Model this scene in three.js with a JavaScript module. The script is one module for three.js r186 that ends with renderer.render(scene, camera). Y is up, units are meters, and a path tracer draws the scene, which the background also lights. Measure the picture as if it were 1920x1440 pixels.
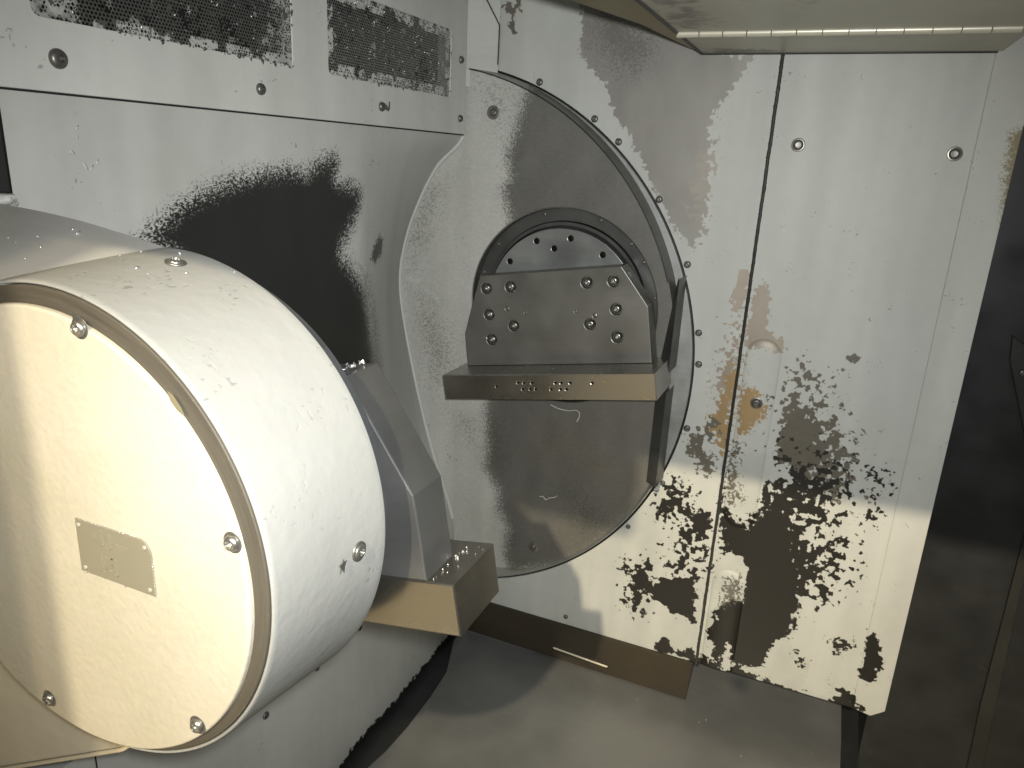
import * as THREE from 'three';
import { mergeGeometries, toCreasedNormals } from 'three/addons/utils/BufferGeometryUtils.js';

// ---------------------------------------------------------------- camera, light, exposure
const scene = new THREE.Scene();
const camera = new THREE.PerspectiveCamera(55.1, 4 / 3, 0.01, 20);
camera.position.set(0.3894, 0.2555, 1.15);
camera.quaternion.setFromRotationMatrix(new THREE.Matrix4().makeBasis(
  new THREE.Vector3(0.9161, 0.0466, -0.3982), new THREE.Vector3(-0.158, 0.9548, -0.2518), new THREE.Vector3(0.3685, 0.2936, 0.8821)));
camera.updateMatrixWorld();
scene.background = new THREE.Color().setRGB(0.075, 0.073, 0.067);        // the dim workshop outside the machine

// the photographer's flash, a little above and to the right of the lens
const FLASH_AT = new THREE.Vector3(0.409, 0.279, 1.152);
const flashLight = new THREE.SpotLight(new THREE.Color().setRGB(0.985, 1.0, 0.97), 2.9, 0, 50 * Math.PI / 180, 1);
flashLight.position.copy(FLASH_AT); flashLight.target.position.set(0.041, -0.0146, 0.268); scene.add(flashLight.target); flashLight.castShadow = true; flashLight.shadow.radius = 0.6; flashLight.shadow.mapSize.set(2048, 2048); scene.add(flashLight);
// a warm lamp under the roof of the hall, high behind the open front of the machine
const HALL_AT = new THREE.Vector3(0.52, 2.13, 3.64);
const hallLight = new THREE.PointLight(new THREE.Color().setRGB(1.0, 0.84, 0.57), 56);
hallLight.position.copy(HALL_AT); hallLight.castShadow = true; hallLight.shadow.radius = 1.6; hallLight.shadow.mapSize.set(2048, 2048); scene.add(hallLight);

const renderer = new THREE.WebGLRenderer({ antialias: true });
renderer.toneMapping = THREE.LinearToneMapping;
renderer.toneMappingExposure = 1.0;
renderer.shadowMap.enabled = true;
renderer.setSize(1024, 768);

// ---------------------------------------------------------------- noise
function hash2(x, y, s) {
  let h = (Math.imul(x, 374761393) + Math.imul(y, 668265263) + Math.imul(s, 2147483587 | 0)) | 0;
  h = Math.imul(h ^ (h >>> 13), 1274126177); h ^= h >>> 16;
  return (h >>> 0) / 4294967296;
}
function vnoise(x, y, s) {
  const xi = Math.floor(x), yi = Math.floor(y), fx = x - xi, fy = y - yi;
  const u = fx * fx * (3 - 2 * fx), v = fy * fy * (3 - 2 * fy);
  const a = hash2(xi, yi, s), b = hash2(xi + 1, yi, s), c = hash2(xi, yi + 1, s), d = hash2(xi + 1, yi + 1, s);
  return a + (b - a) * u + (c - a) * v + (a - b - c + d) * u * v;
}
function fbm(x, y, s, o) { let t = 0, a = 0.5, n = 0; for (let i = 0; i < o; i++) { t += a * vnoise(x, y, s + i * 17); n += a; a *= 0.5; const q = x; x = 1.62 * x - 1.22 * y + 3.1; y = 1.22 * q + 1.62 * y + 7.7; } return t / n; }
const clamp = (x, a, b) => Math.min(b, Math.max(a, x));
const sstep = (a, b, x) => { const t = clamp((x - a) / (b - a), 0, 1); return t * t * (3 - 2 * t); };
let seed = 12345;
const rnd = () => { seed = (Math.imul(seed, 1664525) + 1013904223) | 0; return (seed >>> 0) / 4294967296; };
function sdPoly(px, py, P) {                        // signed distance to an outline, positive inside
  let d = 1e9, s = 1;
  for (let i = 0, j = P.length - 1; i < P.length; j = i++) {
    const ax = P[i][0], ay = P[i][1], bx = P[j][0], by = P[j][1];
    const ex = bx - ax, ey = by - ay, wx = px - ax, wy = py - ay;
    const t = clamp((wx * ex + wy * ey) / (ex * ex + ey * ey + 1e-12), 0, 1);
    const qx = wx - ex * t, qy = wy - ey * t;
    d = Math.min(d, qx * qx + qy * qy);
    const c1 = py >= ay, c2 = py < by, c3 = ex * wy > ey * wx;
    if ((c1 && c2 && c3) || (!c1 && !c2 && !c3)) s = -s;
  }
  return -s * Math.sqrt(d);
}

// ---------------------------------------------------------------- stains: matter, a painted shadow and a brown tone on the surfaces, outlined in metres
// [what lies there, width of the ragged edge, size of its flakes, softness of a flake's edge, outline]
const WALL_STAINS = [
  ['olive',0.012,0.0016,0.9,[[0.567,0.317],[0.601,0.334],[0.632,0.193],[0.582,0.194],[0.571,0.262]]],  // shadow of the flash on the return flange, painted into the wall colour
  ['film',0.012,0.005,0.12,[[-0.021,0.506],[-0.006,0.455],[-0.008,0.411],[0.013,0.39],[0.041,0.363],[0.054,0.325],[0.08,0.299],[0.102,0.261],[0.129,0.216],[0.168,0.163],[0.197,0.131],[0.204,0.158],[0.205,0.213],[0.203,0.266],[0.201,0.31],[0.21,0.346],[0.228,0.368],[0.25,0.404],[0.171,0.417],[0.071,0.489]]],
  ['smoke4',0.06,0.0016,0.9,[[-0.015,0.506],[-0.001,0.455],[-0.002,0.411],[0.021,0.39],[0.051,0.363],[0.091,0.367],[0.119,0.403],[0.123,0.438],[0.071,0.489]]],
  ['blush',0.03,0.006,0.3,[[0.18,0.28],[0.205,0.295],[0.213,0.266],[0.213,0.19],[0.205,0.15],[0.186,0.164]]],
  ['mid',0.03,0.008,0.1,[[-0.129,0.482],[-0.111,0.483],[-0.111,0.468],[-0.126,0.465]]],
  ['mid',0.02,0.007,0.1,[[-0.125,0.456],[-0.113,0.454],[-0.118,0.441]]],
  ['tan',0.012,0.005,0.1,[[0.268,0.108],[0.279,0.121],[0.286,0.102],[0.284,0.061],[0.278,0.046],[0.266,0.047],[0.261,0.071]]],
  ['tan',0.01,0.006,0.1,[[0.297,0.091],[0.31,0.103],[0.319,0.073],[0.322,0.025],[0.348,0.014],[0.354,0.001],[0.346,-0.006],[0.318,-0.005],[0.291,-0.004],[0.292,0.046]]],
  ['tan',0.045,0.0045,0.1,[[0.273,0.035],[0.285,0.037],[0.287,-0.039],[0.285,-0.1],[0.268,-0.112],[0.255,-0.061],[0.261,-0.026],[0.271,0.001]]],
  ['ochre',0.022,0.0055,0.1,[[0.274,-0.041],[0.287,-0.039],[0.287,-0.118],[0.287,-0.181],[0.277,-0.183],[0.264,-0.149],[0.249,-0.143],[0.263,-0.104]]],
  ['ochre',0.016,0.003,0.3,[[0.301,-0.063],[0.319,-0.066],[0.338,-0.091],[0.337,-0.109],[0.317,-0.139],[0.302,-0.151],[0.291,-0.099]]],
  ['mid',0.014,0.006,0.1,[[0.373,-0.072],[0.392,-0.09],[0.412,-0.12],[0.426,-0.161],[0.413,-0.2],[0.391,-0.186],[0.36,-0.177],[0.362,-0.121]]],
  ['mid',0.07,0.0065,0.1,[[0.368,-0.034],[0.382,-0.024],[0.398,-0.03],[0.381,-0.066]]],
  ['mid',0.09,0.007,0.1,[[0.368,-0.085],[0.416,-0.077],[0.447,-0.131],[0.475,-0.186],[0.461,-0.215],[0.424,-0.197]]],
  ['mid',0.02,0.006,0.1,[[0.437,0.001],[0.45,0.003],[0.448,-0.006]]],
  ['mid',0.02,0.006,0.1,[[0.428,-0.025],[0.437,-0.026],[0.431,-0.031]]],
  ['dark',0.13,0.0072,0.08,[[0.348,-0.214],[0.375,-0.181],[0.432,-0.177],[0.461,-0.189],[0.459,-0.225],[0.436,-0.276],[0.475,-0.322],[0.46,-0.375],[0.429,-0.384],[0.379,-0.32],[0.346,-0.261]]],
  ['dark',0.04,0.006,0.08,[[0.504,-0.162],[0.511,-0.16],[0.519,-0.184],[0.515,-0.203]]],
  ['dark',0.04,0.006,0.08,[[0.509,-0.231],[0.516,-0.231],[0.514,-0.243]]],
  ['dark',0.018,0.006,0.08,[[0.285,-0.233],[0.304,-0.276],[0.334,-0.298],[0.362,-0.262],[0.366,-0.219],[0.396,-0.296],[0.423,-0.346],[0.434,-0.392],[0.431,-0.453],[0.421,-0.503],[0.401,-0.531],[0.393,-0.571],[0.441,-0.57],[0.542,-0.585],[0.537,-0.603],[0.282,-0.584],[0.288,-0.559],[0.321,-0.564],[0.3,-0.517],[0.31,-0.44]]],
  ['paint',0.008,0.004,0.1,[[0.408,-0.492],[0.423,-0.481],[0.444,-0.511],[0.466,-0.514],[0.461,-0.568],[0.508,-0.572],[0.493,-0.583],[0.407,-0.572],[0.358,-0.568],[0.356,-0.56],[0.395,-0.549],[0.398,-0.522]]],
  ['paint',0.01,0.004,0.1,[[0.333,-0.517],[0.34,-0.52],[0.341,-0.546],[0.349,-0.565],[0.338,-0.578],[0.327,-0.576]]],
  ['paint',0.006,0.004,0.1,[[0.294,-0.383],[0.301,-0.361],[0.318,-0.351],[0.335,-0.356],[0.346,-0.373],[0.348,-0.398],[0.347,-0.439],[0.331,-0.433],[0.307,-0.456],[0.292,-0.477],[0.291,-0.569],[0.28,-0.57],[0.284,-0.437]]],
  ['smoke',0.03,0.003,0.2,[[0.312,-0.403],[0.334,-0.392],[0.342,-0.43],[0.315,-0.449]]],
  ['paint',0.006,0.004,0.1,[[0.3,-0.169],[0.349,-0.168],[0.365,-0.179],[0.355,-0.213],[0.347,-0.242],[0.346,-0.271],[0.32,-0.283],[0.293,-0.272],[0.296,-0.226]]],
  ['mid',0.035,0.003,0.2,[[0.294,-0.161],[0.304,-0.159],[0.306,-0.214],[0.318,-0.249],[0.306,-0.266],[0.296,-0.254]]],
  ['dark',0.05,0.007,0.08,[[0.192,-0.274],[0.209,-0.25],[0.222,-0.262],[0.238,-0.288],[0.223,-0.316],[0.186,-0.31]]],
  ['dark',0.012,0.007,0.08,[[0.247,-0.29],[0.278,-0.288],[0.278,-0.337],[0.261,-0.346],[0.249,-0.324]]],
  ['dark',0.09,0.0075,0.08,[[0.227,-0.27],[0.248,-0.295],[0.259,-0.393],[0.231,-0.422],[0.231,-0.339]]],
  ['dark',0.014,0.009,0.08,[[0.159,-0.44],[0.18,-0.428],[0.193,-0.448],[0.209,-0.433],[0.231,-0.422],[0.268,-0.423],[0.273,-0.451],[0.272,-0.499],[0.258,-0.498],[0.23,-0.497],[0.214,-0.48],[0.189,-0.471],[0.162,-0.463]]],
  ['dark',0.06,0.007,0.08,[[0.151,-0.423],[0.183,-0.409],[0.197,-0.453],[0.178,-0.507],[0.156,-0.498]]],
  ['dark',0.02,0.008,0.08,[[0.225,-0.542],[0.236,-0.55],[0.242,-0.564],[0.261,-0.569],[0.264,-0.551],[0.281,-0.556],[0.281,-0.578],[0.214,-0.577]]],
  ['mid',0.05,0.007,0.08,[[0.224,-0.166],[0.255,-0.142],[0.255,-0.207],[0.236,-0.192]]],
  ['mid',0.03,0.006,0.08,[[0.255,-0.197],[0.264,-0.214],[0.257,-0.225]]],
  ['dark',0.012,0.006,0.08,[[0.536,-0.431],[0.552,-0.438],[0.567,-0.468],[0.561,-0.51],[0.552,-0.526],[0.538,-0.511]]],
  ['dark',0.022,0.005,0.1,[[0.491,-0.469],[0.505,-0.459],[0.521,-0.462],[0.512,-0.477],[0.496,-0.488]]],
  ['dark',0.03,0.008,0.08,[[0.51,-0.56],[0.529,-0.553],[0.552,-0.571],[0.544,-0.595],[0.509,-0.582]]],
  ['dark',0.03,0.006,0.08,[[0.444,-0.511],[0.453,-0.513],[0.462,-0.531],[0.451,-0.529]]],
];
const DISC_STAINS = [
  ['smoke',0.026,0.0013,0.8,[[-0.077,0.523],[-0.089,0.355],[-0.104,0.3],[-0.118,0.259],[-0.11,0.227],[-0.123,0.208],[-0.112,0.172],[-0.1,0.126],[-0.104,-0.008],[-0.138,-0.167],[-0.13,-0.236],[-0.133,-0.289],[-0.105,-0.325],[-0.103,-0.362],[-0.08,-0.395],[-0.089,-0.452],[-0.065,-0.496],[-0.007,-0.468],[0.043,-0.449],[0.09,-0.409],[0.15,-0.336],[0.294,-0.214],[0.214,0.406]]],
  ['smoke2',0.1,0.0022,0.7,[[-0.163,0.37],[-0.13,0.362],[-0.103,0.355],[-0.117,0.283],[-0.142,0.323]]],
  ['smoke2',0.11,0.0016,0.8,[[-0.287,0.036],[-0.249,0.031],[-0.195,-0.029],[-0.172,-0.103],[-0.224,-0.182],[-0.252,-0.146],[-0.281,-0.05]]],
  ['smoke2',0.09,0.0018,0.8,[[-0.262,0.219],[-0.202,0.222],[-0.23,0.142],[-0.26,0.067],[-0.293,0.045],[-0.298,0.119]]],
  ['smoke2',0.08,0.0016,0.8,[[-0.213,-0.18],[-0.138,-0.177],[-0.135,-0.258],[-0.179,-0.236]]],
  ['smoke3',0.07,0.0012,0.9,[[-0.098,-0.366],[-0.066,-0.359],[-0.037,-0.405],[-0.061,-0.467],[-0.078,-0.438]]],
  ['smoke3',0.1,0.0013,0.9,[[-0.009,-0.282],[0.049,-0.259],[0.109,-0.296],[0.132,-0.34],[0.089,-0.403],[0.049,-0.393],[0.025,-0.336]]],
  ['smoke3',0.08,0.0013,0.9,[[-0.132,-0.196],[-0.086,-0.167],[-0.071,-0.265],[-0.111,-0.316],[-0.13,-0.289]]],
  ['brown_tone',0.13,0.0015,0.9,[[-0.045,-0.189],[0.023,-0.176],[0.091,-0.201],[0.14,-0.23],[0.117,-0.284],[0.028,-0.244],[-0.031,-0.257]]],  // browner patch across the lower right of the face
  ['paint',0.008,0.002,0.2,[[-0.296,0.051],[-0.26,0.043],[-0.265,0.036],[-0.296,0.041]]],
  ['paint',0.008,0.002,0.2,[[-0.255,0.03],[-0.226,0.018],[-0.222,0.005],[-0.23,0.012]]],
];
const CAST_STAINS = [
  ['black',0.03,0.0012,0.5,[[0.675,0.17],[0.653,0.185],[0.627,0.201],[0.597,0.214],[0.562,0.224],[0.515,0.234],[0.464,0.239],[0.43,0.235],[0.415,0.245],[0.392,0.252],[0.373,0.255],[0.364,0.243],[0.367,0.223],[0.34,0.22],[0.314,0.21],[0.317,0.182],[0.342,0.151],[0.361,0.131],[0.338,0.109],[0.304,0.075],[0.284,0.011],[0.258,-0.052],[0.249,-0.148],[0.259,-0.231],[0.319,-0.338],[0.475,-0.256],[0.606,-0.09],[0.631,0.141]]],
  ['black',0.012,0.0018,0.5,[[0.254,0.145],[0.232,0.135],[0.235,0.112],[0.271,0.102],[0.292,0.112],[0.278,0.131]]],
  ['smoke2',0.05,0.002,0.6,[[0.347,0.131],[0.282,0.087],[0.241,0.017],[0.226,-0.087],[0.29,-0.083],[0.305,0.031]]],
];
// what each kind of surface film or painted shade is: colour (linear), roughness, metalness
const FILM = {
  smoke4: [0.165, 0.16, 0.147, 0.42, 0.15],
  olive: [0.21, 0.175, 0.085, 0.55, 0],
  soot: [0.24, 0.232, 0.2, 0.45, 0.15],
  paint: [0.47, 0.48, 0.455, 0.55, 0], film: [0.27, 0.26, 0.24, 0.42, 0.1], smoke: [0.145, 0.142, 0.13, 0.42, 0.3], tan: [0.33, 0.285, 0.235, 0.45, 0.1], blush: [0.30, 0.272, 0.24, 0.45, 0.1],
  ochre: [0.34, 0.235, 0.115, 0.45, 0.1], mid: [0.13, 0.118, 0.095, 0.45, 0.1], dark: [0.009, 0.008, 0.006, 0.5, 0], black: [0.016, 0.017, 0.016, 0.38, 0],
  smoke2: [0.245, 0.24, 0.222, 0.5, 0.15], smoke3: [0.085, 0.083, 0.073, 0.42, 0.3], brown_tone: [0.16, 0.128, 0.085, 0.45, 0.3],
};
function dataTex(data, w, h, srgb) {
  const t = new THREE.DataTexture(data, w, h, THREE.RGBAFormat);
  if (srgb) t.colorSpace = THREE.SRGBColorSpace;
  t.magFilter = THREE.LinearFilter; t.minFilter = THREE.LinearFilter; t.wrapS = t.wrapT = THREE.RepeatWrapping; t.needsUpdate = true;
  return t;
}
const toS = (c) => Math.round(255 * clamp(c <= 0.0031308 ? c * 12.92 : 1.055 * Math.pow(c, 1 / 2.4) - 0.055, 0, 1));
// a surface sheet in metres: fn(u, v) gives [r, g, b, roughness, metalness]
function surface(u0, u1, v0, v1, w, h, fn, extra = {}) {
  const col = new Uint8Array(w * h * 4), orm = new Uint8Array(w * h * 4);
  for (let j = 0; j < h; j++) for (let i = 0; i < w; i++) {
    const u = u0 + (u1 - u0) * (i + 0.5) / w, v = v0 + (v1 - v0) * (j + 0.5) / h, q = fn(u, v), k = (j * w + i) * 4;
    col[k] = toS(q[0]); col[k + 1] = toS(q[1]); col[k + 2] = toS(q[2]); col[k + 3] = 255;
    orm[k] = 255; orm[k + 1] = clamp(q[3], 0, 1) * 255; orm[k + 2] = clamp(q[4], 0, 1) * 255; orm[k + 3] = 255;
  }
  const o = dataTex(orm, w, h, false);
  const m = new THREE.MeshStandardMaterial({ map: dataTex(col, w, h, true), roughnessMap: o, metalnessMap: o, roughness: 1, metalness: 1, side: THREE.DoubleSide, ...extra });
  m.userData.range = [u0, u1, v0, v1];
  return m;
}
function bumpTex(w, h, fn) {
  const d = new Uint8Array(w * h * 4);
  for (let j = 0; j < h; j++) for (let i = 0; i < w; i++) { const b = clamp(fn(i / w, j / h), 0, 1) * 255, k = (j * w + i) * 4; d[k] = d[k + 1] = d[k + 2] = b; d[k + 3] = 255; }
  return dataTex(d, w, h, false);
}
function stainer(list, offset = 0, ax = 1, ay = 1) {
  const L = list.map(([m, w, s, e, P], i) => ({ f: FILM[m], w, s, e, P, i: i + offset,
    x0: Math.min(...P.map((p) => p[0])) - w, x1: Math.max(...P.map((p) => p[0])) + w, y0: Math.min(...P.map((p) => p[1])) - w, y1: Math.max(...P.map((p) => p[1])) + w }));
  return (q, u, v) => {
    for (const S of L) {
      if (u < S.x0 || u > S.x1 || v < S.y0 || v > S.y1) continue;
      const den = 0.5 + sdPoly(u, v, S.P) / S.w;
      if (den <= 0) continue;
      let n = fbm(u / (S.s * ax), v / (S.s * ay), 100 + S.i * 7, 3); n = clamp((n - 0.5) * 1.75 + 0.5, 0.01, 0.99);
      const k = den >= 1.0 + S.e ? 1 : sstep(0, S.e, den - n);
      if (k <= 0) continue;
      const t = 0.86 + 0.28 * fbm(u / 0.03, v / 0.05, 900 + S.i, 3);
      for (let c = 0; c < 5; c++) q[c] += (S.f[c] * (c < 3 ? t : 1) - q[c]) * k;
    }
    return q;
  };
}
// dried mist on the sheet metal: mottled pale grey with fine specks
function mist(u, v, s, base = FILM.paint) {
  const a = fbm(u / 0.16, v / 0.22, s, 4), b = fbm(u / 0.012, v / 0.012, s + 50, 2), c = fbm(u / 0.03, v / 0.35, s + 70, 3);
  const t = 1 + (a - 0.5) * 0.24 + (b - 0.5) * 0.05 + (c - 0.5) * 0.2;
  const q = [base[0] * t, base[1] * t, base[2] * (t + (a - 0.5) * 0.05), base[3] + (a - 0.5) * 0.25, base[4]];
  const sp = vnoise(u / 0.0022, v / 0.0022, s + 90) * 0.6 + vnoise(u / 0.02, v / 0.02, s + 91) * 0.4;
  if (sp > 0.87) { const k = sstep(0.87, 0.91, sp) * 0.45; for (let i = 0; i < 3; i++) q[i] *= 1 - k; }
  return q;
}
const plain = (r, g, b, rough, metal, extra = {}) => { const m = new THREE.MeshStandardMaterial({ roughness: rough, metalness: metal, side: THREE.DoubleSide, ...extra }); m.color.setRGB(r, g, b); return m; };
function grained(r, g, b, rough, metal, s, amp = 0.3, extra = {}) {        // worn steel or paint, per 1.2 m tile
  return surface(-0.6, 0.6, -0.7, 0.5, 500, 500, (u, v) => {
    const a = fbm(u / 0.05, v / 0.05, s, 4), l = fbm(u / 0.1, v / 0.003, s + 9, 2), t = 1 + (a - 0.5) * amp * 2 + (l - 0.5) * amp * 0.5;
    return [r * t, g * t, b * t, rough + (a - 0.5) * 0.25, metal];
  }, extra);
}

// ---------------------------------------------------------------- geometry helpers
const taken = {};
function numbered(n) { taken[n] = (taken[n] || 0) + 1; return taken[n] === 1 ? n : `${n}_${String(taken[n] - 1).padStart(3, '0')}`; }
function thing(name, label, category, group) {
  const o = new THREE.Group(); o.name = numbered(name); o.userData = { label, category }; if (group) o.userData.group = group; scene.add(o); return o;
}
function struct(name) { const o = new THREE.Group(); o.name = name; o.userData = { kind: 'structure' }; scene.add(o); return o; }
function part(name, geos, mat, parent, label) {
  let g = Array.isArray(geos) ? geos.map((x) => { const y = x.index ? x.toNonIndexed() : x; for (const k of Object.keys(y.attributes)) if (!['position', 'normal', 'uv'].includes(k)) y.deleteAttribute(k); return y; }) : geos;
  if (Array.isArray(g)) g = g.length > 1 ? mergeGeometries(g) : g[0];
  const m = new THREE.Mesh(g, mat); m.name = name; m.castShadow = m.receiveShadow = true;
  if (label) m.userData.label = label;
  parent.add(m); return m;
}
// uv in the metres of a surface() sheet, looking along one axis of the world
function planar(g, au, av, mat) {
  const [u0, u1, v0, v1] = mat.userData.range, p = g.attributes.position, uv = new Float32Array(p.count * 2), get = { x: 'getX', y: 'getY', z: 'getZ' };
  for (let i = 0; i < p.count; i++) { uv[i * 2] = (p[get[au]](i) - u0) / (u1 - u0); uv[i * 2 + 1] = (p[get[av]](i) - v0) / (v1 - v0); }
  g.setAttribute('uv', new THREE.BufferAttribute(uv, 2)); return g;
}
function boxUV(g, mat) {                                                   // each face by its own direction
  g = g.index ? g.toNonIndexed() : g; g.computeVertexNormals();
  const p = g.attributes.position, n = g.attributes.normal, uv = new Float32Array(p.count * 2), [u0, u1, v0, v1] = mat.userData.range;
  for (let i = 0; i < p.count; i++) {
    const x = Math.abs(n.getX(i)), y = Math.abs(n.getY(i)), z = Math.abs(n.getZ(i));
    const [a, b] = z >= x && z >= y ? [p.getX(i), p.getY(i)] : x >= y ? [p.getZ(i), p.getY(i)] : [p.getX(i), p.getZ(i)];
    uv[i * 2] = (a - u0) / (u1 - u0); uv[i * 2 + 1] = (b - v0) / (v1 - v0);
  }
  g.setAttribute('uv', new THREE.BufferAttribute(uv, 2)); return g;
}
const shapeOf = (P) => new THREE.Shape(P.map(([x, y]) => new THREE.Vector2(x, y)));
function circleHole(shape, x, y, r, n = 48) { const h = new THREE.Path(); h.absarc(x, y, r, 0, Math.PI * 2, true); shape.holes.push(h); return h; }
// a sheet or block standing on the xy plane from z0 to z1, edges softened by bevel
function slab(shape, z0, z1, bevel = 0.0012, curve = 24) {
  const g = new THREE.ExtrudeGeometry(shape, { depth: z1 - z0 - 2 * bevel, bevelEnabled: bevel > 0, bevelThickness: bevel, bevelSize: bevel, bevelOffset: -bevel, bevelSegments: 2, curveSegments: curve });
  g.translate(0, 0, z0 + bevel); return g;
}
function block(x0, x1, y0, y1, z0, z1, bevel = 0.0015) { return slab(shapeOf([[x0, y0], [x1, y0], [x1, y1], [x0, y1]]), z0, z1, bevel); }
function turned(profile, cx, cy, n = 96) { const g = new THREE.LatheGeometry(profile.map(([r, z]) => new THREE.Vector2(r, z)), n); g.rotateX(Math.PI / 2); g.translate(cx, cy, 0); return g; }
// LatheGeometry turned so that its axis lies along +z
function boltGeo(r, h, socket = 0.5, n = 20) {
  const s = r * socket;
  return new THREE.LatheGeometry([[0.00001, h * 0.35], [s * 0.96, h * 0.35], [s, h * 0.4], [s, h * 0.97], [s * 1.12, h], [r * 0.72, h * 0.93], [r * 0.92, h * 0.62], [r, h * 0.3], [r, -0.0005]].map(([a, b]) => new THREE.Vector2(a, b)), n).rotateX(Math.PI / 2);
}
function bolt(name, r, h, at, facing, mat, parent, socket, label) {
  const g = boltGeo(r, h, socket);
  const m = part(name, g, mat, parent, label); m.position.set(...at);
  if (facing === 'x') m.rotation.y = Math.PI / 2;
  m.rotateZ(rnd() * 6.28);
  return m;
}
function chips(name, label, spots, size) {                                 // swarf: small bent slivers of bright metal
  const gs = [];
  for (const [x, y, z, k = 1] of spots) {
    const s = size * k * (0.6 + rnd() * 0.8), g = new THREE.TetrahedronGeometry(s, rnd() > 0.5 ? 1 : 0);
    g.scale(0.4 + rnd() * 1.4, 0.3 + rnd() * 0.5, 0.4 + rnd() * 0.8); g.rotateX(rnd() * 6); g.rotateY(rnd() * 6); g.rotateZ(rnd() * 6); g.translate(x, y, z); gs.push(g);
  }
  const m = new THREE.Mesh(mergeGeometries(gs), M.chip); m.name = numbered(name); m.castShadow = m.receiveShadow = true;
  m.userData = { label, category: 'metal chips', kind: 'stuff' }; scene.add(m); return m;
}
// ---------------------------------------------------------------- materials
const AX = 0, AY = 0.025;                                                  // the trunnion axis runs along z through here
const M = {
  bolt: plain(0.16, 0.155, 0.145, 0.38, 0.7), boltBright: plain(0.38, 0.375, 0.35, 0.3, 0.9), chip: plain(0.8, 0.8, 0.82, 0.25, 0.85), rubber: plain(0.02, 0.02, 0.019, 0.5, 0),
  hole: plain(0.008, 0.008, 0.008, 0.7, 0), steel: grained(0.17, 0.165, 0.15, 0.42, 0.65, 11), darkSteel: grained(0.085, 0.085, 0.082, 0.4, 0.6, 12), plate: grained(0.2, 0.196, 0.178, 0.42, 0.65, 13, 0.15), shelf: grained(0.36, 0.345, 0.31, 0.27, 0.92, 22, 0.1),
  paint: grained(0.47, 0.475, 0.45, 0.55, 0, 14, 0.15), tray: grained(0.265, 0.27, 0.268, 0.4, 0.65, 15, 0.12), chromate: grained(0.25, 0.2, 0.085, 0.4, 0.5, 16), ceiling: grained(0.45, 0.435, 0.35, 0.42, 0.2, 17, 0.12),
  brown: grained(0.03, 0.023, 0.013, 0.6, 0, 18, 0.35), black: grained(0.021, 0.0225, 0.0235, 0.38, 0, 19, 0.35), rail: grained(0.022, 0.0225, 0.021, 0.5, 0, 20, 0.2), cream: grained(0.62, 0.57, 0.46, 0.5, 0, 21, 0.1),
  rivet: plain(0.36, 0.33, 0.26, 0.4, 0.3), hem: plain(0.7, 0.63, 0.47, 0.4, 0),
};

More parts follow.
